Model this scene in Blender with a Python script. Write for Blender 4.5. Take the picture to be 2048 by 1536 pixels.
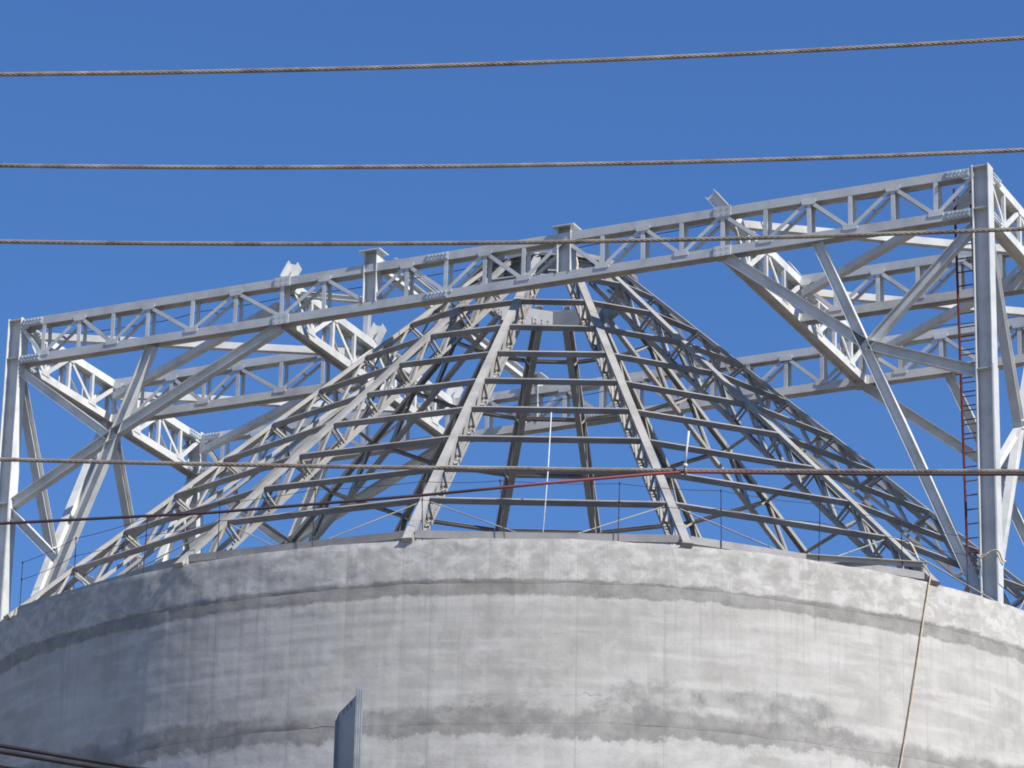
import bpy, math, random
from mathutils import Vector, Matrix, noise
random.seed(7)
scene = bpy.context.scene
for o in list(bpy.data.objects):
    bpy.data.objects.remove(o)
COL = scene.collection
R_ = math.radians

# ------------------------------------------------------------------ camera
PITCH, ROLL, YAW = 0.356828, 0.0225618, -0.0110583
CAM = Vector((0.0, -63.105, 0.0))
fw = Vector((math.sin(YAW) * math.cos(PITCH), math.cos(YAW) * math.cos(PITCH), math.sin(PITCH)))
rt = Vector((math.cos(YAW), -math.sin(YAW), 0.0))
up = rt.cross(fw)
rt2 = rt * math.cos(ROLL) + up * math.sin(ROLL)
up2 = up * math.cos(ROLL) - rt * math.sin(ROLL)
cd = bpy.data.cameras.new('camera')
cd.sensor_width = 36.0
cd.lens = 7697.24 / 2048 * 36.0
cd.clip_start = 0.5
cd.clip_end = 9000.0
cam = bpy.data.objects.new('camera', cd)
COL.objects.link(cam)
m3 = Matrix((rt2, up2, -fw)).transposed()
cam.matrix_world = Matrix.Translation(CAM) @ m3.to_4x4()
scene.camera = cam
scene.cycles.filter_width = 1.8

# ------------------------------------------------------------------ sky, sun, exposure
SUN_AZ, SUN_EL = 53.0, 47.0        # azimuth measured from -Y towards +X
sd = Vector((math.sin(R_(SUN_AZ)) * math.cos(R_(SUN_EL)), -math.cos(R_(SUN_AZ)) * math.cos(R_(SUN_EL)), math.sin(R_(SUN_EL))))
world = bpy.data.worlds.new('World')
scene.world = world
world.use_nodes = True
wn = world.node_tree
wn.nodes.clear()
sky = wn.nodes.new('ShaderNodeTexSky')
sky.sky_type = 'NISHITA'
sky.sun_disc = False
sky.sun_elevation = R_(SUN_EL)
sky.sun_rotation = math.atan2(sd.x, sd.y)
sky.altitude = 0.0
sky.air_density = 1.0
sky.dust_density = 0.0
sky.ozone_density = 10.0
bg = wn.nodes.new('ShaderNodeBackground')
bg.inputs['Strength'].default_value = 0.110
wo = wn.nodes.new('ShaderNodeOutputWorld')
hsv = wn.nodes.new('ShaderNodeHueSaturation')       # the camera's colour rendering of the blue
hsv.inputs['Hue'].default_value = 0.505
hsv.inputs['Saturation'].default_value = 1.07
wn.links.new(sky.outputs[0], hsv.inputs['Color'])
wn.links.new(hsv.outputs[0], bg.inputs[0])
wn.links.new(bg.outputs[0], wo.inputs[0])
sl = bpy.data.lights.new('sun', 'SUN')
sl.energy = 5.0
sl.angle = R_(0.55)
sl.color = (1.0, 0.945, 0.86)
sun = bpy.data.objects.new('sun', sl)
COL.objects.link(sun)
sun.location = (30, -40, 60)
sun.rotation_euler = (-sd).to_track_quat('-Z', 'Y').to_euler()
vs = scene.view_settings
vs.view_transform = 'Standard'
vs.look = 'None'
vs.exposure = 0.36
vs.gamma = 1.0
vs.use_curve_mapping = False

# ------------------------------------------------------------------ materials
def new_mat(name):
    m = bpy.data.materials.new(name)
    m.use_nodes = True
    nt = m.node_tree
    return m, nt, nt.nodes['Principled BSDF']

def N(nt, kind, **kw):
    n = nt.nodes.new(kind)
    for k, v in kw.items():
        setattr(n, k, v)
    return n

def paint(name, base, dark, light, rough=0.5, spec=0.35, scale=1.6, rust=0.0, rustcol=(0.20, 0.10, 0.05, 1)):
    """painted / primed steel: mottled tint, streaky dust, a little rust"""
    m, nt, b = new_mat(name)
    g = N(nt, 'ShaderNodeNewGeometry')
    oi = N(nt, 'ShaderNodeObjectInfo')
    n1 = N(nt, 'ShaderNodeTexNoise')
    n1.inputs['Scale'].default_value = scale
    n1.inputs['Detail'].default_value = 7
    n1.inputs['Roughness'].default_value = 0.65
    nt.links.new(g.outputs['Position'], n1.inputs['Vector'])
    r1 = N(nt, 'ShaderNodeValToRGB')
    r1.color_ramp.elements[0].position = 0.32
    r1.color_ramp.elements[0].color = (*dark, 1)
    r1.color_ramp.elements[1].position = 0.68
    r1.color_ramp.elements[1].color = (*light, 1)
    e = r1.color_ramp.elements.new(0.5)
    e.color = (*base, 1)
    nt.links.new(n1.outputs['Fac'], r1.inputs['Fac'])
    hv = N(nt, 'ShaderNodeHueSaturation')
    mr = N(nt, 'ShaderNodeMapRange')
    mr.inputs['To Min'].default_value = 0.90
    mr.inputs['To Max'].default_value = 1.06
    nt.links.new(oi.outputs['Random'], mr.inputs['Value'])
    nt.links.new(mr.outputs[0], hv.inputs['Value'])
    nt.links.new(r1.outputs[0], hv.inputs['Color'])
    out = hv.outputs[0]
    if rust > 0:
        n2 = N(nt, 'ShaderNodeTexNoise')
        n2.inputs['Scale'].default_value = 5.5
        n2.inputs['Detail'].default_value = 9
        n2.inputs['Roughness'].default_value = 0.7
        nt.links.new(g.outputs['Position'], n2.inputs['Vector'])
        r2 = N(nt, 'ShaderNodeMapRange')
        r2.inputs['From Min'].default_value = 0.70 - rust
        r2.inputs['From Max'].default_value = 0.78 - rust
        nt.links.new(n2.outputs['Fac'], r2.inputs['Value'])
        mx = N(nt, 'ShaderNodeMixRGB')
        mx.inputs['Color2'].default_value = rustcol
        nt.links.new(r2.outputs[0], mx.inputs['Fac'])
        nt.links.new(out, mx.inputs['Color1'])
        out = mx.outputs[0]
    nt.links.new(out, b.inputs['Base Color'])
    b.inputs['Roughness'].default_value = rough
    b.inputs['Specular IOR Level'].default_value = spec
    n3 = N(nt, 'ShaderNodeTexNoise')
    n3.inputs['Scale'].default_value = 9.0
    n3.inputs['Detail'].default_value = 4
    nt.links.new(g.outputs['Position'], n3.inputs['Vector'])
    bp = N(nt, 'ShaderNodeBump')
    bp.inputs['Strength'].default_value = 0.25
    bp.inputs['Distance'].default_value = 0.004
    nt.links.new(n3.outputs['Fac'], bp.inputs['Height'])
    nt.links.new(bp.outputs[0], b.inputs['Normal'])
    return m

M = {}
M['frame'] = paint('pale grey painted steel', (0.60, 0.61, 0.595), (0.48, 0.49, 0.485), (0.67, 0.67, 0.65), 0.5, 0.35, 2.2, 0.012, (0.36, 0.31, 0.25, 1))
M['bolt'] = paint('galvanised bolted plate', (0.50, 0.55, 0.58), (0.38, 0.43, 0.46), (0.62, 0.66, 0.68), 0.4, 0.5, 6.0, 0.02)
M['dome'] = paint('warm grey primed steel', (0.355, 0.345, 0.322), (0.275, 0.268, 0.252), (0.415, 0.405, 0.378), 0.55, 0.3, 1.7, 0.015, (0.24, 0.17, 0.11, 1))
M['purlin'] = paint('grey primed purlin steel', (0.275, 0.268, 0.262), (0.21, 0.205, 0.20), (0.335, 0.326, 0.312), 0.5, 0.35, 1.9, 0.01, (0.2, 0.14, 0.1, 1))
M['ring'] = paint('bluish grey ring plate', (0.30, 0.31, 0.315), (0.23, 0.24, 0.25), (0.37, 0.37, 0.36), 0.5, 0.35, 2.5, 0.02)
M['red'] = paint('red oxide paint', (0.125, 0.022, 0.027), (0.08, 0.018, 0.022), (0.18, 0.04, 0.038), 0.5, 0.3, 5.0)
M['rust'] = paint('rusty rebar', (0.13, 0.085, 0.06), (0.08, 0.05, 0.04), (0.2, 0.13, 0.09), 0.8, 0.2, 12.0)
M['wire'] = paint('weathered steel strand', (0.30, 0.27, 0.23), (0.18, 0.12, 0.09), (0.42, 0.39, 0.34), 0.5, 0.4, 9.0, 0.06, (0.17, 0.07, 0.045, 1))
M['black'] = paint('dull black sheath', (0.035, 0.03, 0.033), (0.02, 0.018, 0.02), (0.06, 0.05, 0.05), 0.45, 0.4, 6.0)
M['dark'] = paint('dark rusted rod', (0.06, 0.045, 0.04), (0.04, 0.03, 0.028), (0.095, 0.07, 0.055), 0.8, 0.2, 12.0)
M['rope'] = paint('tan fibre rope', (0.60, 0.50, 0.35), (0.48, 0.39, 0.26), (0.70, 0.60, 0.45), 0.9, 0.1, 20.0)
M['galv'] = paint('galvanised sheet', (0.20, 0.225, 0.245), (0.15, 0.17, 0.19), (0.27, 0.29, 0.30), 0.4, 0.5, 7.0)
M['darkplate'] = paint('dull blue grey sheet', (0.34, 0.33, 0.335), (0.27, 0.265, 0.27), (0.40, 0.39, 0.39), 0.5, 0.35, 3.0)
M['white'] = paint('white plastic', (0.56, 0.58, 0.60), (0.48, 0.50, 0.52), (0.64, 0.65, 0.66), 0.5, 0.3, 5.0)

def red_black_cable():
    m, nt, b = new_mat('red and black sheathed cable')
    g = N(nt, 'ShaderNodeNewGeometry')
    sp = N(nt, 'ShaderNodeSeparateXYZ')
    nt.links.new(g.outputs['Position'], sp.inputs[0])
    nz = N(nt, 'ShaderNodeTexNoise')
    nz.inputs['Scale'].default_value = 3.0
    nt.links.new(g.outputs['Position'], nz.inputs['Vector'])
    # the red jacket shows between two stretches of black tape
    a = N(nt, 'ShaderNodeMapRange'); a.inputs['From Min'].default_value = -0.30; a.inputs['From Max'].default_value = -0.05
    c = N(nt, 'ShaderNodeMapRange'); c.inputs['From Min'].default_value = 0.95; c.inputs['From Max'].default_value = 0.45
    nt.links.new(sp.outputs['X'], a.inputs['Value']); nt.links.new(sp.outputs['X'], c.inputs['Value'])
    mu = N(nt, 'ShaderNodeMath', operation='MULTIPLY')
    nt.links.new(a.outputs[0], mu.inputs[0]); nt.links.new(c.outputs[0], mu.inputs[1])
    mx = N(nt, 'ShaderNodeMixRGB')
    mx.inputs['Color1'].default_value = (0.05, 0.032, 0.034, 1)
    mx.inputs['Color2'].default_value = (0.30, 0.085, 0.085, 1)
    nt.links.new(mu.outputs[0], mx.inputs['Fac'])
    hv = N(nt, 'ShaderNodeHueSaturation')
    mr = N(nt, 'ShaderNodeMapRange'); mr.inputs['To Min'].default_value = 0.7; mr.inputs['To Max'].default_value = 1.25
    nt.links.new(nz.outputs['Fac'], mr.inputs['Value']); nt.links.new(mr.outputs[0], hv.inputs['Value'])
    nt.links.new(mx.outputs[0], hv.inputs['Color'])
    nt.links.new(hv.outputs[0], b.inputs['Base Color'])
    b.inputs['Roughness'].default_value = 0.45
    return m
M['redcable'] = red_black_cable()

ZTOP, ZJ1, ZJ2, ZG = 17.375, 16.70, 14.62, -1.6
RW, RI = 10.12, 9.76

def concrete():
    m, nt, b = new_mat('stained site concrete')
    L = nt.links.new
    g = N(nt, 'ShaderNodeNewGeometry')
    sp = N(nt, 'ShaderNodeSeparateXYZ'); L(g.outputs['Position'], sp.inputs[0])
    ny = N(nt, 'ShaderNodeMath', operation='MULTIPLY'); ny.inputs[1].default_value = -1
    L(sp.outputs['Y'], ny.inputs[0])
    at = N(nt, 'ShaderNodeMath', operation='ARCTAN2'); L(sp.outputs['X'], at.inputs[0]); L(ny.outputs[0], at.inputs[1])
    uu = N(nt, 'ShaderNodeMath', operation='MULTIPLY'); uu.inputs[1].default_value = RW; L(at.outputs[0], uu.inputs[0])
    U, Z = uu.outputs[0], sp.outputs['Z']
    def comb(su, sz, w=0.0):
        a = N(nt, 'ShaderNodeMath', operation='MULTIPLY'); a.inputs[1].default_value = su; L(U, a.inputs[0])
        c = N(nt, 'ShaderNodeMath', operation='MULTIPLY'); c.inputs[1].default_value = sz; L(Z, c.inputs[0])
        x = N(nt, 'ShaderNodeCombineXYZ'); L(a.outputs[0], x.inputs[0]); L(c.outputs[0], x.inputs[1]); x.inputs[2].default_value = w
        return x.outputs[0]
    def nz(vec, scale, det=6, rough=0.6, dist=0.0):
        n = N(nt, 'ShaderNodeTexNoise'); n.inputs['Scale'].default_value = scale; n.inputs['Detail'].default_value = det
        n.inputs['Roughness'].default_value = rough; n.inputs['Distortion'].default_value = dist
        L(vec, n.inputs['Vector']); return n.outputs['Fac']
    def math_(op, a, c=None, v=None, clamp=False):
        n = N(nt, 'ShaderNodeMath', operation=op); n.use_clamp = clamp
        if isinstance(a, float): n.inputs[0].default_value = a
        else: L(a, n.inputs[0])
        if c is not None: L(c, n.inputs[1])
        if v is not None: n.inputs[1].default_value = v
        return n.outputs[0]
    def mr(x, a, c, t0=0.0, t1=1.0, smooth=True):
        n = N(nt, 'ShaderNodeMapRange'); n.interpolation_type = 'SMOOTHSTEP' if smooth else 'LINEAR'
        n.inputs['From Min'].default_value = a; n.inputs['From Max'].default_value = c
        n.inputs['To Min'].default_value = t0; n.inputs['To Max'].default_value = t1
        L(x, n.inputs['Value']); return n.outputs[0]
    def mix(fac, c1, c2):
        n = N(nt, 'ShaderNodeMixRGB'); L(fac, n.inputs['Fac'])
        for s, c in (('Color1', c1), ('Color2', c2)):
            if isinstance(c, tuple): n.inputs[s].default_value = (*c, 1)
            else: L(c, n.inputs[s])
        return n.outputs[0]
    v = comb(1, 1)
    big = nz(v, 0.55, 5, 0.6, 0.4)
    med = nz(v, 2.3, 7, 0.66, 0.3)
    fine = nz(v, 14.0, 6, 0.7)
    horiz = nz(comb(0.7, 5.0, 3.1), 1.0, 5, 0.6, 0.2)
    streak = nz(comb(5.5, 0.28, 7.7), 1.0, 5, 0.7)
    streak2 = nz(comb(16.0, 0.5, 1.7), 1.0, 4, 0.7)
    col = mix(mr(big, 0.3, 0.7), (0.385, 0.372, 0.342), (0.485, 0.472, 0.438))
    col = mix(math_('MULTIPLY', mr(med, 0.46, 0.66), v=0.55), col, (0.545, 0.535, 0.51))
    col = mix(math_('MULTIPLY', mr(med, 0.45, 0.30), v=0.45), col, (0.30, 0.295, 0.285))
    col = mix(math_('MULTIPLY', mr(horiz, 0.47, 0.68), v=0.50), col, (0.585, 0.577, 0.555))
    # vertical run-off streaks under the upper joint
    sm = math_('MULTIPLY', mr(streak2, 0.52, 0.72), mr(Z, 15.2, 16.7))
    col = mix(math_('MULTIPLY', sm, v=0.45), col, (0.27, 0.255, 0.235))
    col = mix(math_('MULTIPLY', mr(streak, 0.52, 0.75), v=0.30), col, (0.31, 0.305, 0.295))
    # patched plaster on the top lift
    plas = nz(comb(1.0, 1.25, 11.0), 2.9, 5, 0.55, 0.9)
    tm = math_('MULTIPLY', mr(Z, 16.72, 16.78), mr(plas, 0.44, 0.57))
    col = mix(math_('MULTIPLY', tm, v=0.46), col, (0.61, 0.60, 0.57))
    tm2 = math_('MULTIPLY', mr(Z, 16.72, 16.78), mr(nz(comb(1.0, 1.3, 21.0), 4.2, 5, 0.6, 0.6), 0.56, 0.44))
    col = mix(math_('MULTIPLY', tm2, v=0.42), col, (0.30, 0.29, 0.27))
    # damp band below joint one
    wob = math_('SUBTRACT', nz(comb(0.9, 0.75, 5.0), 1.9, 12, 0.74), v=0.5)
    z1 = math_('ADD', Z, math_('MULTIPLY', wob, v=0.34))
    d1 = math_('MULTIPLY', mr(z1, 16.49, 16.535), mr(z1, 16.775, 16.735))
    col = mix(math_('MULTIPLY', d1, mr(med, 0.3, 0.65, 0.92, 0.55)), col, (0.215, 0.208, 0.192))
    # damp band and spreading stains at joint two
    wob2 = math_('SUBTRACT', nz(comb(0.7, 0.6, 9.0), 1.4, 12, 0.74), v=0.5)
    z2 = math_('ADD', Z, math_('MULTIPLY', wob2, v=0.95))
    d2 = math_('MULTIPLY', mr(z2, 14.40, 14.455), mr(z2, 14.92, 14.76))
    col = mix(math_('MULTIPLY', d2, mr(med, 0.25, 0.7, 0.95, 0.45)), col, (0.225, 0.219, 0.206))
    def blob(u0, z0, su, sz):
        a = math_('DIVIDE', math_('SUBTRACT', U, v=u0), v=su); c = math_('DIVIDE', math_('SUBTRACT', Z, v=z0), v=sz)
        d = math_('ADD', math_('MULTIPLY', a, a), math_('MULTIPLY', c, c))
        d = math_('ADD', d, math_('MULTIPLY', wob2, v=2.4)); d = math_('ADD', d, math_('MULTIPLY', math_('SUBTRACT', med, v=0.5), v=2.6))
        return math_('MULTIPLY', mr(d, 1.25, 0.35), mr(med, 0.30, 0.62, 1.0, 0.25))
    for args, k in (((1.55, 14.98, 0.75, 0.33), 0.75), ((3.42, 15.10, 0.85, 0.24), 0.75), ((-4.9, 14.6, 0.7, 0.25), 0.6)):
        col = mix(math_('MULTIPLY', blob(*args), v=k), col, (0.215, 0.213, 0.206))
    # pale lime bloom under joint two
    lb = math_('MULTIPLY', mr(z2, 14.42, 14.36), mr(nz(comb(1, 1.6, 31.0), 1.3, 10, 0.7, 0.4), 0.40, 0.60))
    col = mix(math_('MULTIPLY', lb, v=0.48), col, (0.62, 0.613, 0.59))
    col = mix(math_('MULTIPLY', mr(fine, 0.62, 0.75), v=0.35), col, (0.27, 0.265, 0.25))
    col = mix(math_('MULTIPLY', mr(fine, 0.40, 0.28), v=0.25), col, (0.62, 0.615, 0.60))
    # cracks: thin branching lines, only here and there, mostly near the joints
    vo = N(nt, 'ShaderNodeTexVoronoi'); vo.feature = 'DISTANCE_TO_EDGE'; vo.inputs['Scale'].default_value = 1.15
    wv_ = N(nt, 'ShaderNodeVectorMath', operation='ADD'); nzc = N(nt, 'ShaderNodeTexNoise'); nzc.inputs['Scale'].default_value = 3.0; nzc.inputs['Detail'].default_value = 8
    L(v, nzc.inputs['Vector']); sc_ = N(nt, 'ShaderNodeVectorMath', operation='SCALE'); sc_.inputs['Scale'].default_value = 0.7
    L(nzc.outputs['Color'], sc_.inputs[0]); L(v, wv_.inputs[0]); L(sc_.outputs[0], wv_.inputs[1]); L(wv_.outputs[0], vo.inputs['Vector'])
    crk = math_('MULTIPLY', mr(vo.outputs['Distance'], 0.014, 0.004), math_('MULTIPLY', mr(nz(comb(1, 1, 41.0), 0.8, 4, 0.6), 0.50, 0.58), math_('MAXIMUM', mr(math_('ABSOLUTE', math_('SUBTRACT', Z, v=14.85)), 0.34, 0.18), mr(math_('ABSOLUTE', math_('SUBTRACT', Z, v=16.62)), 0.18, 0.06))))
    col = mix(math_('MULTIPLY', crk, v=0.45), col, (0.19, 0.184, 0.173))
    # pour edges of the form panels: faint vertical lines and board lines
    pl = math_('ABSOLUTE', math_('SUBTRACT', math_('FRACT', math_('DIVIDE', U, v=RW * math.radians(2.4))), v=0.5))
    col = mix(math_('MULTIPLY', math_('MULTIPLY', mr(pl, 0.47, 0.492), mr(streak, 0.40, 0.6)), v=0.30), col, (0.26, 0.252, 0.238))
    # small pock marks
    vp = N(nt, 'ShaderNodeTexVoronoi'); vp.inputs['Scale'].default_value = 7.0; L(v, vp.inputs['Vector'])
    pk = math_('MULTIPLY', mr(vp.outputs['Distance'], 0.10, 0.05), mr(nz(comb(1, 1, 51.0), 1.5, 3, 0.5), 0.55, 0.62))
    col = mix(math_('MULTIPLY', pk, v=0.6), col, (0.20, 0.19, 0.175))
    L(col, b.inputs['Base Color'])
    b.inputs['Roughness'].default_value = 0.93
    b.inputs['Specular IOR Level'].default_value = 0.15
    hgt = math_('ADD', math_('MULTIPLY', med, v=0.6), math_('MULTIPLY', fine, v=0.25))
    bp = N(nt, 'ShaderNodeBump'); bp.inputs['Strength'].default_value = 0.6; bp.inputs['Distance'].default_value = 0.02
    L(hgt, bp.inputs['Height']); L(bp.outputs[0], b.inputs['Normal'])
    return m
M['concrete'] = concrete()

def ground_mat():
    m, nt, b = new_mat('dry sandy yard')
    n1 = N(nt, 'ShaderNodeTexNoise'); n1.inputs['Scale'].default_value = 0.15; n1.inputs['Detail'].default_value = 10
    g = N(nt, 'ShaderNodeNewGeometry'); nt.links.new(g.outputs['Position'], n1.inputs['Vector'])
    r = N(nt, 'ShaderNodeValToRGB')
    r.color_ramp.elements[0].color = (0.125, 0.097, 0.068, 1); r.color_ramp.elements[0].position = 0.35
    r.color_ramp.elements[1].color = (0.205, 0.162, 0.115, 1); r.color_ramp.elements[1].position = 0.65
    nt.links.new(n1.outputs['Fac'], r.inputs['Fac']); nt.links.new(r.outputs[0], b.inputs['Base Color'])
    b.inputs['Roughness'].default_value = 0.95
    return m
M['ground'] = ground_mat()

# ------------------------------------------------------------------ mesh helpers
class MB:
    def __init__(self): self.v = []; self.f = []
    def prism(self, prof, P0, P1, upv, c0=0.0, c1=0.0):
        """closed 2-D outline (side, up) swept from P0 to P1"""
        P0 = Vector(P0); P1 = Vector(P1); t = (P1 - P0).normalized()
        u = Vector(upv); u = (u - t * u.dot(t)).normalized(); s = t.cross(u)
        b = len(self.v); n = len(prof)
        for P in (P0, P1):
            for a, c in prof: self.v.append(P + s * a + u * c)
        area = sum(prof[i][0] * prof[(i + 1) % n][1] - prof[(i + 1) % n][0] * prof[i][1] for i in range(n))
        idx = list(range(n)) if area > 0 else list(range(n))[::-1]
        for i in range(n):
            j = (i + 1) % n
            a_, b_ = idx[i], idx[j]
            self.f.append((b + b_, b + a_, b + n + a_, b + n + b_))
        self.f.append(tuple(b + i for i in idx))
        self.f.append(tuple(b + n + i for i in idx[::-1]))
        return self
    def box(self, cx, cy, cz, sx, sy, sz):
        return self.prism(rect(sx, sy), (cx, cy, cz - sz / 2), (cx, cy, cz + sz / 2), (0, 1, 0))
    def tube(self, pts, r, n=8, cap=True):
        pts = [Vector(p) for p in pts]; b = len(self.v); prev = None
        for i, P in enumerate(pts):
            t = (pts[min(i + 1, len(pts) - 1)] - pts[max(i - 1, 0)]).normalized()
            if prev is None:
                ref = Vector((0, 0, 1)) if abs(t.z) < 0.9 else Vector((0, 1, 0))
                u = (ref - t * ref.dot(t)).normalized()
            else: u = (prev - t * prev.dot(t)).normalized()
            prev = u; s = t.cross(u)
            for k in range(n):
                a = 2 * math.pi * k / n
                self.v.append(P + s * (r * math.cos(a)) + u * (r * math.sin(a)))
        for i in range(len(pts) - 1):
            for k in range(n):
                k2 = (k + 1) % n
                self.f.append((b + i * n + k2, b + i * n + k, b + (i + 1) * n + k, b + (i + 1) * n + k2))
        if cap:
            self.f.append(tuple(b + k for k in range(n)))
            self.f.append(tuple(b + (len(pts) - 1) * n + k for k in range(n))[::-1])
        return self
    def mesh(self, name, mat, smooth=False):
        me = bpy.data.meshes.new(name)
        me.from_pydata([tuple(v) for v in self.v], [], self.f)
        me.materials.append(M[mat])
        if smooth:
            for p in me.polygons: p.use_smooth = True
        me.update()
        return me
    def build(self, name, mat, parent=None, smooth=False):
        return link(name, self.mesh(name, mat, smooth), parent)

def link(name, me, parent=None, loc=(0, 0, 0), rz=0.0):
    o = bpy.data.objects.new(name, me); COL.objects.link(o)
    o.location = loc; o.rotation_euler = (0, 0, rz)
    if parent is not None: o.parent = parent
    return o
def empty(name, loc=(0, 0, 0), rz=0.0): return link(name, None, None, loc, rz)
def tag(o, label, cat, group=None):
    o['label'] = label; o['category'] = cat
    if group: o['group'] = group
    return o

def rect(w, h): return [(-w/2, -h/2), (w/2, -h/2), (w/2, h/2), (-w/2, h/2)]
def prof_h(w, h, tf, tw):          # flanges horizontal (top and bottom), web vertical
    return [(-w/2, -h/2), (w/2, -h/2), (w/2, -h/2+tf), (tw/2, -h/2+tf), (tw/2, h/2-tf), (w/2, h/2-tf),
            (w/2, h/2), (-w/2, h/2), (-w/2, h/2-tf), (-tw/2, h/2-tf), (-tw/2, -h/2+tf), (-w/2, -h/2+tf)]
def prof_hs(w, h, tf, tw):         # flanges vertical (left and right), web horizontal
    return [(b, -a) for a, b in prof_h(h, w, tf, tw)]
def prof_c(w, h, tf, tw):          # web on top, flanges down; w = web width, h = flange length
    return [(-w/2, 0), (-w/2, -h), (-w/2+tf, -h), (-w/2+tf, -tw), (w/2-tf, -tw), (w/2-tf, -h), (w/2, -h), (w/2, 0)]
def prof_l(w, h, t):               # angle, heel at origin, legs towards +side and -up
    return [(0, 0), (0, -h), (t, -h), (t, -t), (w, -t), (w, 0)]

# ------------------------------------------------------------------ ground
o = MB()
o.v = [Vector((-4000, -4000, ZG)), Vector((4000, -4000, ZG)), Vector((4000, 4000, ZG)), Vector((-4000, 4000, ZG))]
o.f = [(0, 1, 2, 3)]
g = o.build('ground', 'ground'); g['kind'] = 'structure'

# ------------------------------------------------------------------ concrete tank
tank = empty('concrete_tank', (0, 0, ZG))
tag(tank, 'round bare concrete tank with stained pour joints under the conical steel frame', 'tank')
def angs():
    a = -180.0; out = []
    while a < 180.0 - 1e-6:
        out.append(a); a += 0.25 if -76 <= a < 76 else 2.0
    return out
AN = angs()
prnd = [random.uniform(-1, 1) for _ in range(400)]
def relief(a, z):
    """outward offset in metres of the cast surface"""
    u = R_(a) * RW
    P = Vector((u, z, 0))
    d = 0.010 * noise.noise(P * 0.45) + 0.006 * noise.noise(P * 1.3 + Vector((9, 3, 1)))
    d += 0.003 * noise.noise(P * 4.0)
    pan = (a + 180) / 2.4; k = int(math.floor(pan)); fr = pan - k
    ph_ = R_((fr - 0.5) * 2.4); d += RW * (math.cos(R_(1.2)) / math.cos(ph_) - 1.0)
    d += 0.0022 * prnd[k % 400] + 0.004 * prnd[(k * 7 + 3) % 400] * (fr - 0.5)
    e = min(fr, 1 - fr) * 2.4
    if e < 0.25: d -= 0.0025
    if z < ZJ1:                                   # board courses of the lower lifts
        row = (z - 0.11 * noise.noise(Vector((u * 0.12, 3.3, 0)))) / 0.19
        f = row - math.floor(row)
        strength = 0.35 + 0.65 * max(0.0, noise.noise(Vector((u * 0.2, z * 0.3, 5.0))) + 0.45)
        d += strength * (0.006 * (1 - f) - 0.003) + 0.0025 * prnd[(int(math.floor(row)) * 13 + k) % 400] * strength
    else:
        d += 0.010 * noise.noise(P * 2.2 + Vector((0, 0, 7))) + 0.007 * noise.noise(P * 5.5)
        d += 0.004
    return d
def wavy(u, k):
    return 0.045 * noise.noise(Vector((u * 0.35, k, 0))) + 0.022 * noise.noise(Vector((u * 1.7, k, 4))) + 0.010 * noise.noise(Vector((u * 6.0, k, 8)))
def lift(name, z0, z1, step, rim=False, zfine=None):
    zs = []
    z = z0
    if zfine is not None:
        while z < zfine: zs.append(z); z += 2.0
        z = zfine
    while z < z1 - step * 0.5: zs.append(z); z += step
    zs.append(z1)
    m = MB(); na = len(AN)
    for i, z in enumerate(zs):
        edge = 0.0
        for a in AN:
            zz = z
            if rim and i == len(zs) - 1:
                u = R_(a) * RW
                zz = z + 0.012 * noise.noise(Vector((u * 1.1, 0, 0))) + 0.010 * noise.noise(Vector((u * 4.5, 2, 0)))
                edge = -0.012 + 0.008 * noise.noise(Vector((u * 3.0, 8, 0)))
            u = R_(a) * RW; t = (z - z0) / (z1 - z0)
            if not rim: zz += wavy(u, z1 > 16) * max(0.0, 1 - (z1 - z) / 0.6)
            if z0 > 0: zz += wavy(u, z0 > 16) * max(0.0, 1 - (z - z0) / 0.6)
            if (i == 0 or i == len(zs) - 1) and not (rim and i): edge = -0.009 * max(0.0, noise.noise(Vector((u * 0.9, 3.0 if z > 16 else 6.0, 0))) + 0.05)
            r = RW + relief(a, z if abs(z - ZJ1) > 0.01 else ZJ1 - 0.02) + edge
            if (not rim) and i == len(zs) - 1: pass
            m.v.append(Vector((r * math.sin(R_(a)), -r * math.cos(R_(a)), zz - ZG)))
    for i in range(len(zs) - 1):
        for k in range(na):
            k2 = (k + 1) % na
            m.f.append((i * na + k, i * na + k2, (i + 1) * na + k2, (i + 1) * na + k))
    # top slab face, inner face, bottom face
    t0 = len(m.v); m.v += [v.copy() for v in m.v[(len(zs) - 1) * na:len(zs) * na]]
    bt = len(m.v); m.v += [v.copy() for v in m.v[0:na]]
    b = len(m.v)
    for a in AN:
        m.v.append(Vector((RI * math.sin(R_(a)), -RI * math.cos(R_(a)), z1 - ZG)))
    for a in AN:
        m.v.append(Vector((RI * math.sin(R_(a)), -RI * math.cos(R_(a)), z0 - ZG)))
    for k in range(na):
        k2 = (k + 1) % na
        m.f.append((t0 + k, t0 + k2, b + k2, b + k))
        m.f.append((b + k, b + k2, b + na + k2, b + na + k))
        m.f.append((b + na + k, b + na + k2, bt + k2, bt + k))
    return m.build(name, 'concrete', tank, smooth=True)
l1 = lift('upper_wall_lift', ZJ1 + 0.0012, ZTOP, 0.05, rim=True)
l1['label'] = 'upper wall lift patched with pale plaster'
lift('middle_wall_lift', ZJ2 + 0.0012, ZJ1 - 0.0012, 0.045)
lift('lower_wall_lift', ZG + 0.0, ZJ2 - 0.0012, 0.05, zfine=12.9)

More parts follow.
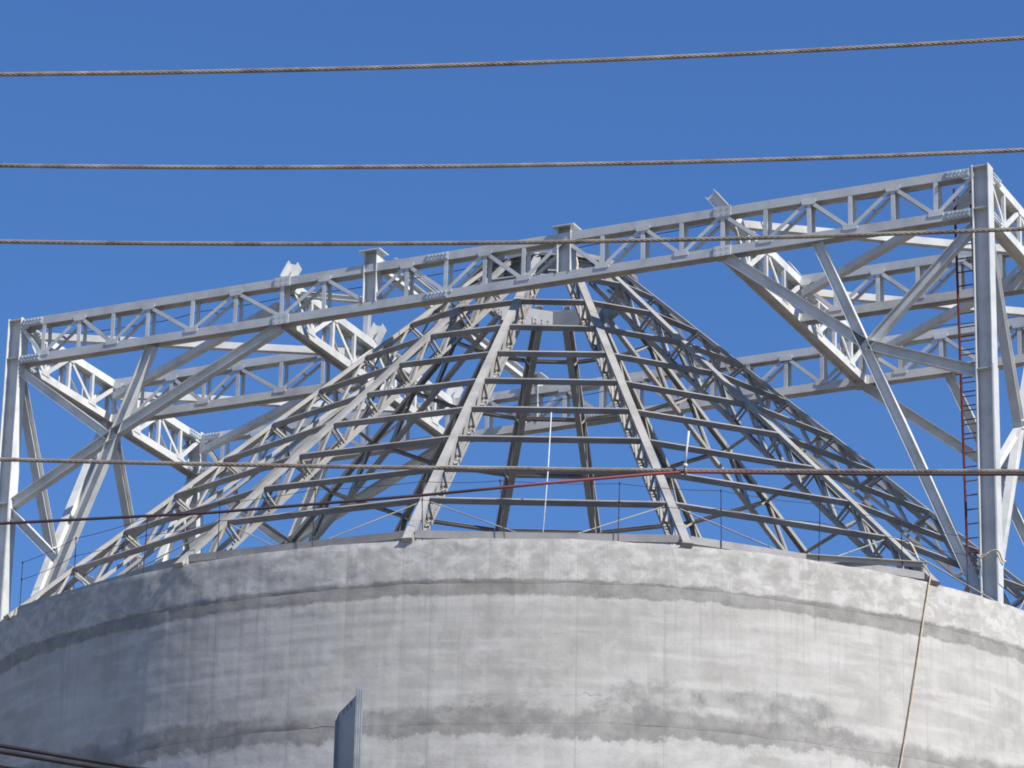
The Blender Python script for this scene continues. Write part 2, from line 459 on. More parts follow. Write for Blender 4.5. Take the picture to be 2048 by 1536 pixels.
# ------------------------------------------------------------------ conical roof frame
R0, DR, Z0, DZ = 10.0, 0.87443, 17.5606, 0.79836
def lev(i): return R0 - DR * i, Z0 + DZ * i
tl = math.hypot(DR, DZ)
TX, TZ = -DR / tl, DZ / tl            # up-slope unit (radial, z)
NX, NZ = DZ / tl, DR / tl             # outward normal (radial, z)
BASEZ = 17.3
roof = empty('conical_roof_frame', (0, 0, BASEZ))
tag(roof, 'warm grey conical steel roof frame of truss rafters and ring purlins on the tank', 'roof frame')
def rz(r, z): return Vector((0.0, -r, z - BASEZ))      # rafter plane at angle 0
NUP = rz(NX, NZ + BASEZ)                                # outward normal as a vector
DEPTH = 0.45
def topP(i, d=0.0):
    r, z = lev(i); return rz(r - NX * d, z - NZ * d)
ANG = [22.5 * (k + 0.5) + 0.28 for k in range(16)]
ANG = [a if a <= 180 else a - 360 for a in ANG]
over = {-11: -11.75, 11: 11.4, -33: -32.85, -56: -56.1, 34: 34.6, 56: 57.2}
for i, a in enumerate(ANG):
    for k, v in over.items():
        if abs(a - k) < 2.0: ANG[i] = v
ANG.sort()
cm = MB()
cm.prism(prof_c(0.130, 0.062, 0.009, 0.010), topP(-0.19), topP(9.96), NUP)
cm.prism([(-a, -c) for a, c in prof_c(0.105, 0.052, 0.009, 0.010)], topP(-0.05, DEPTH), topP(9.80, DEPTH), NUP)
# end plate and bearing shoe at the foot
cm.prism(rect(0.17, 0.012), topP(-0.196, 0.0) , topP(-0.196, 0.07), rz(TX, TZ + BASEZ))
cm.prism(rect(0.15, 0.26), rz(9.93, 17.372), rz(9.93, 17.50), (0, 1, 0))
chord_me = cm.mesh('rafter', 'dome')
def pair(mb, A, B, upv, w=0.036, gap=0.058):
    mb.prism([(x - gap, y + w / 2) for x, y in prof_l(w, w, 0.007)], A, B, upv)
    mb.prism([(gap - x, y + w / 2) for x, y in prof_l(w, w, 0.007)], A, B, upv)
post_me, diag_me = [], []
for i in range(0, 10):
    a = topP(i + 0.02, 0.055); b = topP(i + 0.12, DEPTH - 0.03)
    m = MB(); pair(m, a, b, -rz(TX, TZ + BASEZ)); post_me.append(m.mesh('post', 'dome'))
    if i < 9:
        a = topP(i + 0.18, DEPTH - 0.03); b = topP(i + 0.94, 0.06)
        m = MB(); pair(m, a, b, NUP, 0.040, 0.052); diag_me.append(m.mesh('diagonal', 'dome'))
m = MB(); m.prism(rect(0.09, 0.05), topP(-0.12, 0.06), topP(0.02, DEPTH - 0.03), NUP); foot_me = m.mesh('foot_strut', 'dome')
for a in ANG:
    rf = link('rafter', chord_me, roof, rz=R_(a))
    for me in post_me: link('post', me, rf)
    for me in diag_me: link('diagonal', me, rf)
    link('foot_strut', foot_me, rf)
def pol(a, r, z): return Vector((r * math.sin(R_(a)), -r * math.cos(R_(a)), z - BASEZ))
def bay(k):
    a0 = ANG[k]; a1 = ANG[(k + 1) % 16]
    if a1 < a0: a1 += 360
    return a0, a1
for k in range(16):
    a0, a1 = bay(k); am = (a0 + a1) / 2
    nv = pol(am, NX, NZ + BASEZ); tv = pol(am, TX, TZ + BASEZ)
    for i in range(1, 10):
        r, z = lev(i)
        A = pol(a0, r, z); B = pol(a1, r, z); d = (B - A).normalized()
        A = A + d * 0.082; B = B - d * 0.082
        wob = random.uniform(-0.012, 0.012)
        h = 0.092
        # channel: web square to the slope, flanges pointing up-slope
        m = MB()
        s = d.cross(nv)
        pf = [(x + 0, y) for x, y in prof_c(h, 0.05, 0.007, 0.007)]
        m.prism(pf, A - nv * (h / 2 - 0.004), B - nv * (h / 2 - 0.004 + wob), -tv)
        pu = m.build('purlin', 'purlin', roof)
        for E_, sg in ((A, 1), (B, -1)):
            c0 = E_ - d * (0.012 * sg) - nv * 0.045 + tv * 0.012
            MB().prism(rect(0.006, 0.075), c0, c0 + d * (0.075 * sg), nv).build('cleat', 'dome', pu)
    r, z = lev(0)
    A = pol(a0, r + 0.02, z); B = pol(a1, r + 0.02, z); d = (B - A).normalized()
    A = A + d * 0.085; B = B - d * 0.085
    rad = pol(am, 1, BASEZ)
    m = MB(); m.prism([(x, y) for x, y in prof_c(0.115, 0.075, 0.008, 0.008)], A - Vector((0, 0, 0.05)), B - Vector((0, 0, 0.05)), rad)
    if abs(a0 - 34.6) > 1: m.build('eave_beam', 'purlin', roof)
    # sag rods of the first bay
    r1, z1 = lev(1)
    for aa, sgn in ((a0, 1), (a1, -1)):
        A = pol(aa, r1 - 0.03, z1 - 0.05) + d * 0.09 * sgn
        mid = (pol(a0, R0, Z0 - 0.02) + pol(a1, R0, Z0 - 0.02)) / 2 - d * (0.33 * sgn) - rad * 0.05
        MB().tube([A, mid], 0.011, 6).build('tie_rod', 'dome', roof)
# ring beam tying the rafter heads
for k in range(16):
    a0, a1 = bay(k); am = (a0 + a1) / 2
    A = pol(a0, 1.44, 25.41); B = pol(a1, 1.44, 25.41); d = (B - A).normalized()
    m = MB(); m.prism(prof_hs(0.15, 0.085, 0.009, 0.008), A + d * 0.03, B - d * 0.03, (0, 0, 1)); m.build('ring_beam', 'purlin', roof)
    P_ = pol(am, 1.36, 25.22 + random.uniform(-0.03, 0.03)); m = MB(); m.prism(rect(0.012, 0.24), P_ - d * random.uniform(0.08, 0.17), P_ + d * random.uniform(0.08, 0.17), (0, 0, 1)); m.build('ring_plate', 'dome', roof)
# compression ring: eight channel segments with bolted splice plates on the inside
RR, RZ0, RZ1 = 1.28, 25.08, 25.40
for k in range(8):
    a0 = 0.28 + 45 * k; a1 = a0 + 45; am = a0 + 22.5
    A = pol(a0, RR, (RZ0 + RZ1) / 2); B = pol(a1, RR, (RZ0 + RZ1) / 2)
    rad = pol(am, 1, BASEZ)
    m = MB()
    pf = [(x, y) for x, y in prof_c(RZ1 - RZ0, 0.10, 0.012, 0.012)]
    m.prism(pf, A, B, -rad)
    seg = m.build('ring_segment', 'ring', roof)
    d = (B - A).normalized()
    for end, sg in ((A, 1),):
        pm = MB(); c = end + d * 0.22 - rad * 0.0 + Vector((0, 0, -0.02))
        pm.prism(rect(0.17, 0.012), end + d * 0.02 - rad * 0.012, end + d * 0.40 - rad * 0.012, rad) if False else None
        P0 = end + d * 0.03 - rad * 0.010 + Vector((0, 0, -0.07)); P1 = end + d * 0.40 - rad * 0.010 + Vector((0, 0, -0.07))
        pm.prism(rect(0.13, 0.014), P0, P1, rad)
        for bx in (0.10, 0.22, 0.34):
            for bz in (-0.10, -0.04):
                Q = end + d * bx - rad * 0.016 + Vector((0, 0, bz))
                pm.tube([Q, Q - rad * 0.02], 0.014, 6)
        pm.build('splice_plate', 'ring', seg)

# ------------------------------------------------------------------ steel portal frame (local axes: x along the long trusses, y across)
PSI = -0.4341757
FZ = 17.0
frame = empty('steel_support_frame', (0, 0, FZ), PSI)
tag(frame, 'pale grey frame of laced box trusses and columns standing over the conical roof', 'steel frame')
def F(x, y, z): return Vector((x, y, z - FZ))
ZT, ZB, CH, CD = 24.755, 24.060, 0.150, 0.220
YR = (-3.25, 0.0, 3.25)
XL, X2, X3, XR = -9.0, -3.60, 4.58, 9.0
STN = [-9.0, -8.39, -7.66, -6.97, -6.26, -5.37, -4.51, -3.60, -2.78, -1.93, -1.20, -0.46, 0.27, 0.99, 1.73, 2.43, 3.16, 3.85, 4.58, 5.33, 6.09, 6.80, 7.53, 8.25, 9.0]
def bolt_plate(e, mvec, P, ln, ht, side, rows=2, n=6, plain=False):
    """plate against a chord flange with its bolts"""
    mb = MB(); off = mvec * side
    mb.prism(rect(0.014, ht), P - e * ln / 2 + off * (CD / 2 + 0.009), P + e * ln / 2 + off * (CD / 2 + 0.009), (0, 0, 1))
    for i in range(n):
        for j in range(rows):
            x = -ln / 2 + ln * (i + 0.5) / n; z = -ht / 2 + ht * (j + 0.5) / rows
            Q = P + e * x + Vector((0, 0, z)) + off * (CD / 2 + 0.014)
            if plain: mb.tube([Q, Q + off * 0.010], 0.009, 6)
            else: mb.tube([Q, Q + off * 0.030], 0.020, 6)
    return mb
def truss(org, e, mvec, st, first_top, skip=(), ends=(0.14, 0.14), ch=CH, splices=(), plains=(), tri=False):
    """laced box truss: two H chords, lacing on both flange planes"""
    e = Vector(e); mvec = Vector(mvec); org = Vector(org)
    def Q(s, z, off=0.0): return F(0, 0, z) + org + e * s + mvec * off
    pm = MB()
    for zc in (ZT, ZB):
        pm.prism(prof_hs(CD, ch, 0.012, 0.010), Q(st[0] + ends[0], zc), Q(st[-1] - ends[1], zc), (0, 0, 1))
    t = pm.build('truss', 'frame', frame)
    zti, zbi = ZT - ch / 2, ZB + ch / 2
    lo = CD / 2 - 0.030
    typ = [(i % 2 == 0) == first_top for i in range(len(st))]       # True = diagonals meet at the top chord
    for i, s in enumerate(st):
        for sd_ in (-1, 1):
            if 0 < i < len(st) - 1 and i not in skip:
                ja = random.uniform(-0.006, 0.006)
                m = MB(); m.prism([(x - 0.036, y + 0.028) for x, y in prof_l(0.072, 0.055, 0.008)], Q(s + ja, zbi - 0.012, sd_ * lo), Q(s - ja, zti + 0.012, sd_ * lo), mvec * sd_)
                m.build('vertical', 'frame', t)
            if i not in skip:
                w = 0.125 if 0 < i < len(st) - 1 else 0.10
                z = (zti + 0.022) if typ[i] else (zbi - 0.022)
                zz = z - 0.045 if typ[i] else z + 0.045
                sc = s if 0 < i < len(st) - 1 else (s + 0.20 if i == 0 else s - 0.20)
                # chamfered gusset lapping the flange
                top = typ[i]
                gm = MB(); b0 = 0.055; hh = 0.062
                zc = (zti if top else zbi)
                sg = -1 if top else 1
                pr_ = [(-w, -0.050), (w, -0.050), (w, 0.012), (w - 0.025, 0.042), (-w + 0.025, 0.042), (-w, 0.012)]
                pts = [Q(sc + a, zc + sg * c, sd_ * (CD / 2 + 0.001)) for a, c in pr_]
                pts2 = [Q(sc + a, zc + sg * c, sd_ * (CD / 2 + 0.011)) for a, c in pr_]
                n = len(pts); gm.v = pts + pts2
                gm.f = [tuple(range(n)), tuple(range(n, 2 * n))[::-1]] + [((k + 1) % n, k, n + k, n + (k + 1) % n) for k in range(n)]
                gm.build('gusset_plate', 'frame', t)
            if i < len(st) - 1:
                s2 = st[i + 1]; sh = 0.055
                za = zti - 0.02 if typ[i] else zbi + 0.02
                zb = zti - 0.02 if typ[i + 1] else zbi + 0.02
                sa = s + (0.15 if i == 0 else sh); sb = s2 - (0.15 if i + 1 == len(st) - 1 else sh)
                m = MB(); m.prism([(x - 0.032, y + 0.028) for x, y in prof_l(0.064, 0.05, 0.008)], Q(sa, za, sd_ * (lo - 0.004)), Q(sb, zb, sd_ * (lo - 0.004)), mvec * sd_)
                m.build('diagonal', 'frame', t)
                if sd_ == 1 and typ[i + 1]:
                    c = (Q(sa, za) + Q(sb, zb)) / 2
                    MB().prism(rect(0.05, 0.008), c - mvec * (lo - 0.012), c + mvec * (lo - 0.012), e).build('batten', 'frame', t)
    for s in splices:
        for zc in (ZT, ZB):
            for sd_ in (-1, 1): bolt_plate(e, mvec, Q(s, zc), 0.40, ch - 0.012, sd_).build('splice_plate', 'bolt', t)
    for s in plains:
        for zc in (ZT, ZB):
            for sd_ in (-1, 1): bolt_plate(e, mvec, Q(s, zc), 0.30, ch + 0.03, sd_, 2, 3, True).build('splice_plate', 'frame', t)
    return t
EX, EY = (1, 0, 0), (0, 1, 0)
for y, iv in ((-3.25, (9, 14)), (3.25, (9,))):
    truss((0, y, 0), EX, EY, STN, True, skip=iv, splices=(-8.63, -0.62, 8.63), plains=(-3.60, 4.58))
left = [s for s in STN if s <= X2]; right = [s for s in STN if s >= X3]
truss((0, 0, 0), EX, EY, left, True, ends=(0.13, 0.13))
truss((0, 0, 0), EX, EY, right, True, ends=(0.13, 0.13))
TS = [-3.25 + 0.8125 * k for k in range(9)]
for x in (XL, X2, X3, XR):
    en = (0.135, 0.135) if x in (XL, XR) else (0.125, 0.125)
    sp = (-2.92, 2.92) if x in (XL, XR) else ()
    truss((x, 0, 0), EY, EX, TS, True, ends=en, ch=CH - 0.006, splices=sp)
# columns
for x in (XL, XR):
    for y in (-3.25, 3.25):
        m = MB(); m.prism(prof_hs(0.28, 0.26, 0.016, 0.011), F(x, y, ZG + 0.02), F(x, y, 24.87), (0, 1, 0))
        c = m.build('column', 'frame', frame)
        for z in (24.845, 24.12, 21.4):
            MB().box(x, y, z - FZ, 0.246, 0.235, 0.014).build('stiffener', 'frame', c)
        for sx in (-1, 1):
            MB().box(x + sx * 0.146, y, 20.2 - FZ - 0.55, 0.011, 0.245, 3.6).build('cover_plate', 'frame', c)
# bracing in the long planes
def brace(pts, w=0.17, h=0.17, upv=(0, 1, 0), name='brace'):
    m = MB()
    for a, b in zip(pts[:-1], pts[1:]):
        m.prism(prof_h(w, h, 0.010, 0.008), a, b, upv)
    return m.build(name, 'frame', frame)
for y, sgn in ((-3.25, 1), (3.25, -1)):
    for sx, x4 in ((-1, X2), (1, X3)):
        yo = 0.0
        brace([F(sx * 6.20, y, 23.98), F(sx * 8.86, y, 17.60)], 0.15, 0.17, (1, 0, 0.4))
        nx, nz_ = (7.0, 22.12) if sx > 0 else (-6.90, 22.42)
        xa = sx * (abs(nx) - 0.04); xb = sx * (abs(nx) + 0.04)
        brace([F(x4 + sx * 0.05, y, 23.97), F(xa, y, nz_ + 0.03)], 0.15, 0.17, (0, 0, 1))
        brace([F(xb, y, nz_ - 0.03), F(sx * 8.86, y, 21.39)], 0.15, 0.17, (0, 0, 1))
        brace([F(sx * 8.83, y, 23.84), F(sx * (abs(nx) + 0.06), y, nz_ - 0.02)], 0.14, 0.15, (0, 0, 1))
        if sx < 0 and y < 0:
            brace([F(sx * 8.86, y, 21.22), F(sx * 7.90, y, 20.28)], 0.14, 0.15, (0, 0, 1))
            brace([F(sx * 7.62, y, 20.08), F(sx * 6.0, y, 19.1)], 0.12, 0.12, (0, 0, 1))
# bracing in the end planes
for x in (XL, XR):
    for s in (-1, 1):
        brace([F(x, s * 3.10, 23.86), F(x, s * 1.64, 20.98)], 0.15, 0.17, (0, 1, 0.5))
        brace([F(x, s * 0.10, 23.97), F(x, s * 1.58, 21.04)], 0.15, 0.17, (0, 1, 0.5))
        brace([F(x, s * 1.64, 20.98), F(x, s * 3.10, 17.9)], 0.13, 0.14, (0, 1, 0.5))
        if x > 0: brace([F(x - 0.02, s * 1.72, 20.9), F(x - 0.02, s * 3.10, 19.7)], 0.10, 0.10, (0, 1, 0.5))
# flat bracing under the top chords
def box_brace(p):
    m = MB(); m.prism(rect(0.125, 0.125), p[0], p[1], (0, 0, 1)); return m.build('flat_brace', 'frame', frame)
for x0, x1 in ((XL, X2), (X3, XR)):
    for y0, y1 in ((-3.25, 0.0), (0.0, 3.25)):
        box_brace([F(x0 + 0.22, y0 + 0.19, 24.60), F(x1 - 0.22, y1 - 0.19, 24.60)])
        box_brace([F(x0 + 0.22, y1 - 0.19, 24.45), F(x1 - 0.22, y0 + 0.19, 24.45)])
brace([F(X2 + 0.2, -3.05, 24.60), F(-2.2, -2.2, 24.60)], 0.10, 0.10, (0, 0, 1), 'flat_brace')
# stub posts carrying the cross beam
def stub(x, y, top, cap=True):
    m = MB(); m.prism(prof_hs(0.25, 0.245, 0.014, 0.010), F(x, y, ZB + CH / 2 + 0.003), F(x, y, top), (0, 1, 0))
    s_ = m.build('stub_post', 'frame', frame)
    if cap: MB().box(x, y, top + 0.009 - FZ, 0.40, 0.34, 0.018).build('cap_plate', 'frame', s_)
    MB().box(x, y, ZT - 0.06 - FZ, 0.22, 0.232, 0.012).build('stiffener', 'frame', s_)
stub(-1.90, -3.25, 25.06); stub(1.73, -3.25, 24.94); stub(-1.86, 3.25, 25.06)
brace([F(-1.90, -3.10, 24.93), F(-1.87, 3.10, 24.93)], 0.13, 0.20, (0, 0, 1), 'cross_beam')
brace([F(-1.62, -3.0, 25.0), F(-1.66, 0.4, 25.0)], 0.05, 0.07, (0, 0, 1), 'cross_beam')
# cleats left standing on the trusses for the next members
for x, y, lx, ly, ln in ((X2 + 0.02, -3.25, 0.10, 0.10, 0.30), (X2 + 0.02, 0.0, 0.10, 0.10, 0.34), (X2 + 0.02, 3.2, 0.1, 0.1, 0.3), (X3, -3.25, -0.24, 0.0, 0.30), (X3, 0.0, -0.2, 0.05, 0.26)):
    m = MB(); A = F(x, y, ZT + CH / 2 + 0.002); m.prism(prof_hs(0.20, 0.20, 0.012, 0.010), A, A + Vector((lx, ly, ln)), (0, 1, 0)); m.build('splice_stub', 'frame', frame)
m = MB(); m.prism(prof_h(0.10, 0.10, 0.008, 0.007), F(X2 + 0.0, -0.2, ZT + 0.08), F(X2 + 0.02, -0.2, 25.75), (0, 1, 0)); m.build('stub_post', 'frame', frame)

# ------------------------------------------------------------------ red ladder beside the near right column
def toW(v): return Matrix.Rotation(PSI, 3, 'Z') @ Vector(v)
lad = empty('access_ladder', toW((8.53, -2.9, 17.6)), PSI)
tag(lad, 'red steel access ladder standing beside the right hand column', 'ladder')
def lrail(x0, x1): return [Vector((x0, 0.0, 0.0)), Vector((x1, 0.0, 7.12))]
for x0, x1 in ((-0.01, -0.12), (0.30, 0.15)):
    MB().tube(lrail(x0, x1), 0.022, 8).build('rail', 'red', lad)
z = 0.25
while z < 7.0:
    f = z / 7.12
    MB().tube([(-0.01 - 0.11 * f, 0, z), (0.30 - 0.15 * f, 0, z)], 0.011, 6).build('rung', 'rust', lad)
    if 2.6 < z < 4.6: MB().tube([(-0.01 - 0.11 * f, 0.03, z + 0.09), (0.30 - 0.15 * f, 0.03, z + 0.09)], 0.010, 6).build('rung', 'rust', lad)
    z += 0.235

# ------------------------------------------------------------------ lifeline round the rim
PA = [-65.0, -56.2, -47.0, -37.9, -29.7, -20.5, -10.7, -3.7, 5.8, 14.7, 23.6, 32.1, 39.6, 48.0]
words = ['first', 'second', 'third', 'fourth', 'fifth', 'sixth', 'seventh', 'eighth', 'ninth', 'tenth', 'eleventh', 'twelfth', 'thirteenth', 'fourteenth']
tops, mids = [], []
vis = 0
for i, a in enumerate(PA):
    b = Vector((9.93 * math.sin(R_(a)), -9.93 * math.cos(R_(a)), ZTOP - 0.02))
    lean = Vector((random.uniform(-0.03, 0.03), random.uniform(-0.03, 0.03), 0.99))
    if i == 7: lean = Vector((-0.09, 0.0, 0.98))
    if i in (0, 13): continue
    po = empty('lifeline_post', b)
    tag(po, 'thin rusty lifeline post on the tank rim, %s from the left edge' % words[vis], 'post', 'lifeline posts on the tank rim')
    vis += 1
    MB().tube([(0, 0, 0), lean], 0.007, 6).build('rod', 'dark', po)
    for t in (0.70, 0.985):
        c = lean * t
        MB().tube([c - Vector((0, 0, 0.018)), c + Vector((0, 0, 0.018))], 0.012, 8).build('wire_clip', 'dark', po)
    MB().box(0, 0, 0.01, 0.09, 0.09, 0.012).build('base_plate', 'rust', po)
    tops.append(b + lean * 0.985); mids.append(b + lean * 0.70)
def sagline(pts, r, sag, name, mat, n=8):
    out = []
    for a, b in zip(pts[:-1], pts[1:]):
        for k in range(n):
            f = k / n; out.append(a.lerp(b, f) - Vector((0, 0, sag * 4 * f * (1 - f))))
    out.append(pts[-1])
    return MB().tube(out, r, 5).build(name, mat, smooth=True)
tag(sagline(tops, 0.0045, 0.025, 'lifeline_wire', 'dark'), 'thin upper lifeline wire strung between the rim posts', 'wire', 'lifeline wires')
tag(sagline(mids, 0.0045, 0.035, 'lifeline_wire', 'dark'), 'thin lower lifeline wire strung between the rim posts', 'wire', 'lifeline wires')

# ------------------------------------------------------------------ site odds and ends
MBr = MB()
A = Vector((0.0, -8.80, 19.80)); B = Vector((-0.09, -9.80, 17.56))
tag(MBr.tube([A, A.lerp(B, .5) + Vector((0.01, 0, 0)), B], 0.0095, 8).build('white_pole', 'white', smooth=True), 'thin white pole leaning on the purlins midway between the two nearest rafters', 'pole')
A = Vector((3.783, -9.181, 17.506)); B = Vector((5.649, -8.166, 17.746))
m = MB(); m.prism(prof_l(0.075, 0.075, 0.008), A, B, (0, 0, 1))
tag(m.build('loose_steel_angle', 'dome'), 'loose pale steel angle lying along the eave next to the hanging rope', 'steel angle')
def rope(pts, r, name, label, mat='rope'):
    P = [Vector(p) for p in pts]; out = []
    for i in range(len(P) - 1):
        for k in range(6):
            f = k / 6; p0 = P[max(i - 1, 0)]; p3 = P[min(i + 2, len(P) - 1)]; p1, p2 = P[i], P[i + 1]
            out.append(0.5 * ((2 * p1) + (p2 - p0) * f + (2 * p0 - 5 * p1 + 4 * p2 - p3) * f * f + (3 * p1 - p0 - 3 * p2 + p3) * f ** 3))
    out.append(P[-1])
    return tag(MB().tube(out, r, 7).build(name, mat, smooth=True), label, 'rope')
low = Vector((5.162, -8.740, 14.426))
dirn = (low - Vector((5.287, -8.664, 15.095))).normalized()
rope([Vector((5.565, -8.548, 17.606)), Vector((5.681, -8.411, 17.480)), Vector((5.653, -8.430, 17.279)), Vector((5.548, -8.500, 16.675)), Vector((5.424, -8.579, 15.881)), Vector((5.287, -8.664, 15.095)), low, low + dirn * 4, low + dirn * 9 + Vector((0, 0, 0.4))], 0.012,
     'hanging_rope', 'tan rope hanging down the tank wall from the right rafter foot')
rope([Vector((5.273, -7.293, 18.419)), Vector((5.366, -7.349, 18.354)), Vector((5.460, -7.405, 18.330)), Vector((5.520, -7.547, 18.189)), Vector((5.581, -7.811, 17.890))], 0.016,
     'slung_rope', 'short tan rope slung over the purlin above the right rafter foot')
cx, cy = 9.0, -3.25
loop = [(cx - .165, cy - .15, 18.30), (cx - .05, cy - .16, 18.32), (cx + .10, cy - .165, 18.37), (cx + .175, cy - .155, 18.35), (cx + .178, cy, 18.25), (cx + .175, cy + .15, 18.28), (cx, cy + .16, 18.33), (cx - .17, cy + .15, 18.35), (cx - .175, cy, 18.32), (cx - .17, cy - .155, 18.33), (cx - .09, cy - .17, 18.27), (cx + .02, cy - .17, 18.34)]
rope([toW(p) for p in loop], 0.014, 'tied_rope', 'tan rope knotted round the foot of the right hand column')
rope([Vector((0.373, -2.016, 25.111)), Vector((0.400, -2.061, 24.954)), Vector((0.377, -2.117, 24.793)), Vector((0.446, -2.154, 24.678)), Vector((0.361, -2.221, 24.594))], 0.02, 'coiled_rope', 'pale rope snagged on the top ring behind the front truss')
wp = [(-8.3, -2.95, 24.62), (-6.6, -2.95, 24.56), (-5.5, -2.95, 24.63), (-3.6, -2.95, 24.66), (-1.5, -2.95, 24.62), (0.8, -2.95, 24.72), (2.0, -2.95, 24.72), (4.9, -2.95, 24.80), (5.8, -2.95, 24.80), (8.3, -2.95, 24.78)]
tag(sagline([toW(p) for p in wp], 0.007, 0.03, 'thin_power_lead', 'black'), 'thin black lead strung through the upper part of the front truss', 'cable')
wp = [(-3.2, 2.95, 24.50), (-1.2, 2.95, 24.42), (1.2, 2.95, 24.62), (4.5, 2.95, 24.55), (6.2, 2.95, 24.8), (8.7, 2.95, 24.8)]
tag(sagline([toW(p) for p in wp], 0.007, 0.03, 'thin_power_lead', 'black'), 'thin black lead strung along the rear truss behind the cone', 'cable')

# ------------------------------------------------------------------ overhead lines near the camera
def strand(name, f, x0, x1, y, r, pitch, label):
    """seven-wire strand: six wires laid helically on a king wire"""
    m = MB(); ds = pitch / 12.0; n = int((x1 - x0) / ds)
    rw = r / 3.0
    base = [Vector((x0 + i * ds, y(x0 + i * ds), f(x0 + i * ds))) for i in range(n + 1)]
    for k in range(6):
        pts = []
        for i, P in enumerate(base):
            a = 2 * math.pi * (k / 6.0 + i * ds / pitch)
            pts.append(P + Vector((0, math.cos(a), math.sin(a))) * (2 * rw))
        m.tube(pts, rw * 0.93, 5, cap=False)
    m.tube(base[::12] + [base[-1]], rw, 5)
    return tag(m.build(name, 'wire', smooth=True), label, 'cable', 'twisted steel cables crossing the view')
def para(p):
    (xa, za), (xb, zb), (xc, zc) = p
    def f(x):
        return za * (x - xb) * (x - xc) / ((xa - xb) * (xa - xc)) + zb * (x - xa) * (x - xc) / ((xb - xa) * (xb - xc)) + zc * (x - xa) * (x - xb) / ((xc - xa) * (xc - xb))
    return f
yf = lambda x: -49.0
W1 = para([(-2.249, 6.550), (-0.185, 6.639), (1.883, 6.793)])
W2 = para([(-2.222, 6.150), (-0.176, 6.190), (1.871, 6.298)])
W3 = para([(-2.200, 5.821), (-0.169, 5.857), (1.862, 5.956)])
W4 = para([(-2.138, 4.906), (-0.149, 4.907), (1.836, 4.938)])
strand('overhead_cable', W1, -6, 6, yf, 0.0098, 0.140, 'topmost twisted steel cable crossing the open sky')
strand('overhead_cable', W2, -6, 6, yf, 0.0094, 0.140, 'second twisted steel cable from the top, in the open sky')
strand('overhead_cable', W3, -6, 6, yf, 0.0092, 0.140, 'third twisted steel cable from the top, passing the front truss top')
strand('overhead_cable', W4, -6, 6, yf, 0.0088, 0.130, 'lowest twisted steel cable, crossing the cone just above the red lead')
pts = [(-6.0, 4.50), (-4.0, 4.535), (-2.12, 4.634), (-1.301, 4.695), (-0.483, 4.783), (0.0, 4.842), (0.40, 4.887), (0.522, 4.897), (0.64, 4.898), (1.162, 4.901), (1.836, 4.914), (4.0, 4.96), (6.0, 5.02)]
P = [Vector((x, -49.03, z)) for x, z in pts]
tag(MB().tube(P, 0.0059, 10).build('sheathed_cable', 'redcable', smooth=True), 'smooth red and black sheathed cable hung below the lowest twisted cable', 'cable')
hang = empty('cable_hanger', (0.522, -49.04, 4.88))
tag(hang, 'small white rod and clamp holding the red cable to the twisted cable', 'hanger')
MB().tube([(0.0, 0, 0.045), (0.004, 0, 0.10), (0.013, 0, 0.182)], 0.0045, 8).build('rod', 'white', hang, True)
MB().tube([(0, 0, 0.034), (0, 0, 0.046)], 0.0085, 10).build('knob', 'white', hang, True)
MB().tube([(0, 0, 0.004), (0, 0, 0.036)], 0.006, 8).build('clamp', 'wire', hang, True)
for dz, r, lab in ((0.0, 0.0068, 'upper of the dark cable pair crossing the bottom left corner'), (-0.018, 0.0075, 'lower of the dark cable pair crossing the bottom left corner'), (-0.062, 0.005, 'single thin dark cable below the pair in the bottom left corner')):
    fz = lambda x: 2.961 + dz - (x + 1.622) * 0.150 + 0.004 * (x + 1.622) ** 2
    P = [Vector((x, -52.0, fz(x))) for x in [-6 + 0.25 * k for k in range(41)]]
    tag(MB().tube(P, r, 9).build('service_cable', 'black', smooth=True), lab, 'cable', 'dark cables in the bottom left corner')

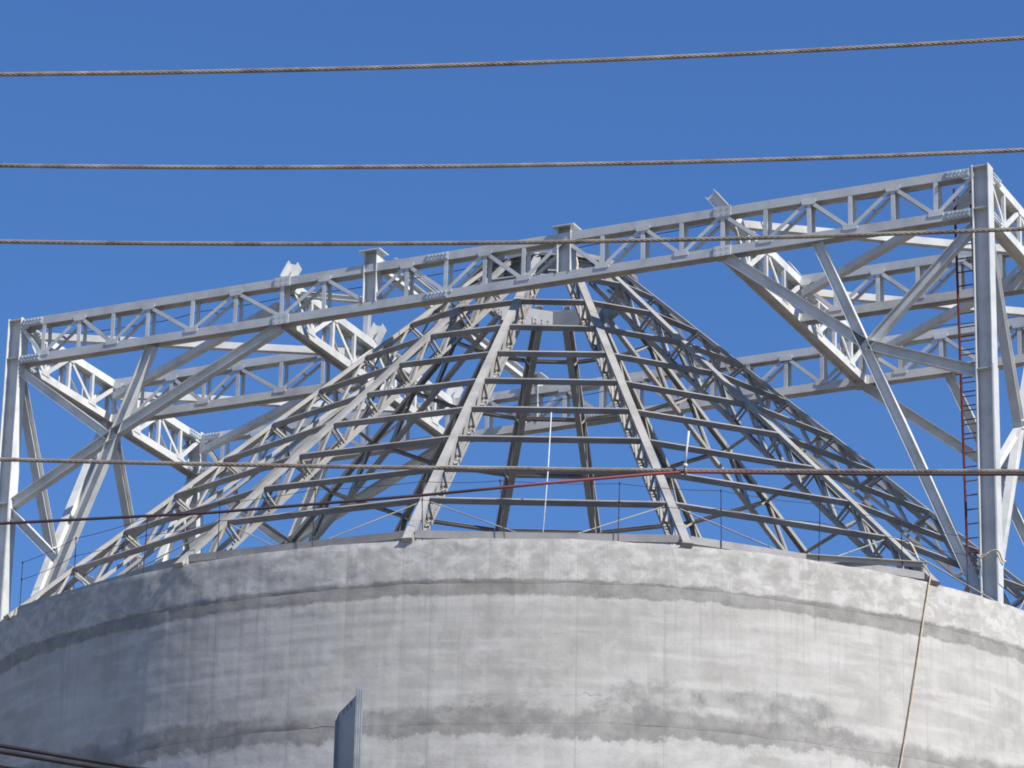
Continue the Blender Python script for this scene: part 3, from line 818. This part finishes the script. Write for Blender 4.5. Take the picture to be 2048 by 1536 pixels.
# ------------------------------------------------------------------ galvanised channel upright in front of the tank
ch = empty('channel_post', (-1.30, -38.0, ZG))
tag(ch, 'galvanised steel channel upright with a slanted top in front of the tank', 'post')
def slab(pl, th, nvec, zt, name, mat, par):
    """vertical plate along a plan segment; zt = top heights at both ends"""
    (x0, y0), (x1, y1) = pl; n = Vector(nvec); m = MB()
    A = Vector((x0, y0, 0)); B = Vector((x1, y1, 0))
    q = [A, B, B + Vector((0, 0, zt[1] - ZG)), A + Vector((0, 0, zt[0] - ZG))]
    m.v = q + [v - n * th for v in q]
    m.f = [(0, 1, 2, 3), (7, 6, 5, 4), (0, 3, 7, 4), (1, 5, 6, 2), (3, 2, 6, 7), (0, 4, 5, 1)]
    return m.build(name, mat, par)
BX, BY = 0.018, -0.06
wv = Vector((-0.64, 0.77, 0)); fv = Vector((0.77, 0.64, 0)); wn_ = Vector((-0.77, -0.64, 0))
Wd = 0.185
A = (BX + wv.x * Wd, BY + wv.y * Wd); B = (BX, BY); Cc = (BX + fv.x * 0.062, BY + fv.y * 0.062)
slab((A, B), 0.004, wn_, (6.99, 7.075), 'web', 'darkplate', ch)
slab((B, Cc), 0.004, Vector((0.64, -0.77, 0)), (7.13, 7.15), 'flange', 'galv', ch)
Al = (A[0] - fv.x * 0.0, A[1]); 
slab(((A[0] - 0.022, A[1] - 0.012), (A[0] + 0.001, A[1])), 0.004, Vector((0.4, -0.9, 0)), (6.965, 6.985), 'lip', 'galv', ch)
for k in range(3):
    f = 0.30 + 0.22 * k
    px, py = A[0] + (B[0] - A[0]) * f, A[1] + (B[1] - A[1]) * f
    zt = 6.99 + 0.085 * f - 0.045 - ZG
    MB().prism(rect(0.010, 0.004), (px + wn_.x * 0.003, py + wn_.y * 0.003, zt), (px + wn_.x * 0.003, py + wn_.y * 0.003, zt + 0.035), wn_).build('tab', 'galv', ch)
for k in range(3):
    q = [(B[0] + fv.x * (0.012 + 0.018 * k) + 0.64 * 0.002, B[1] + fv.y * (0.012 + 0.018 * k) - 0.77 * 0.002)]
    MB().tube([(q[0][0], q[0][1], 0.01), (q[0][0], q[0][1], 7.125 - ZG)], 0.0035, 5).build('rib', 'galv', ch)
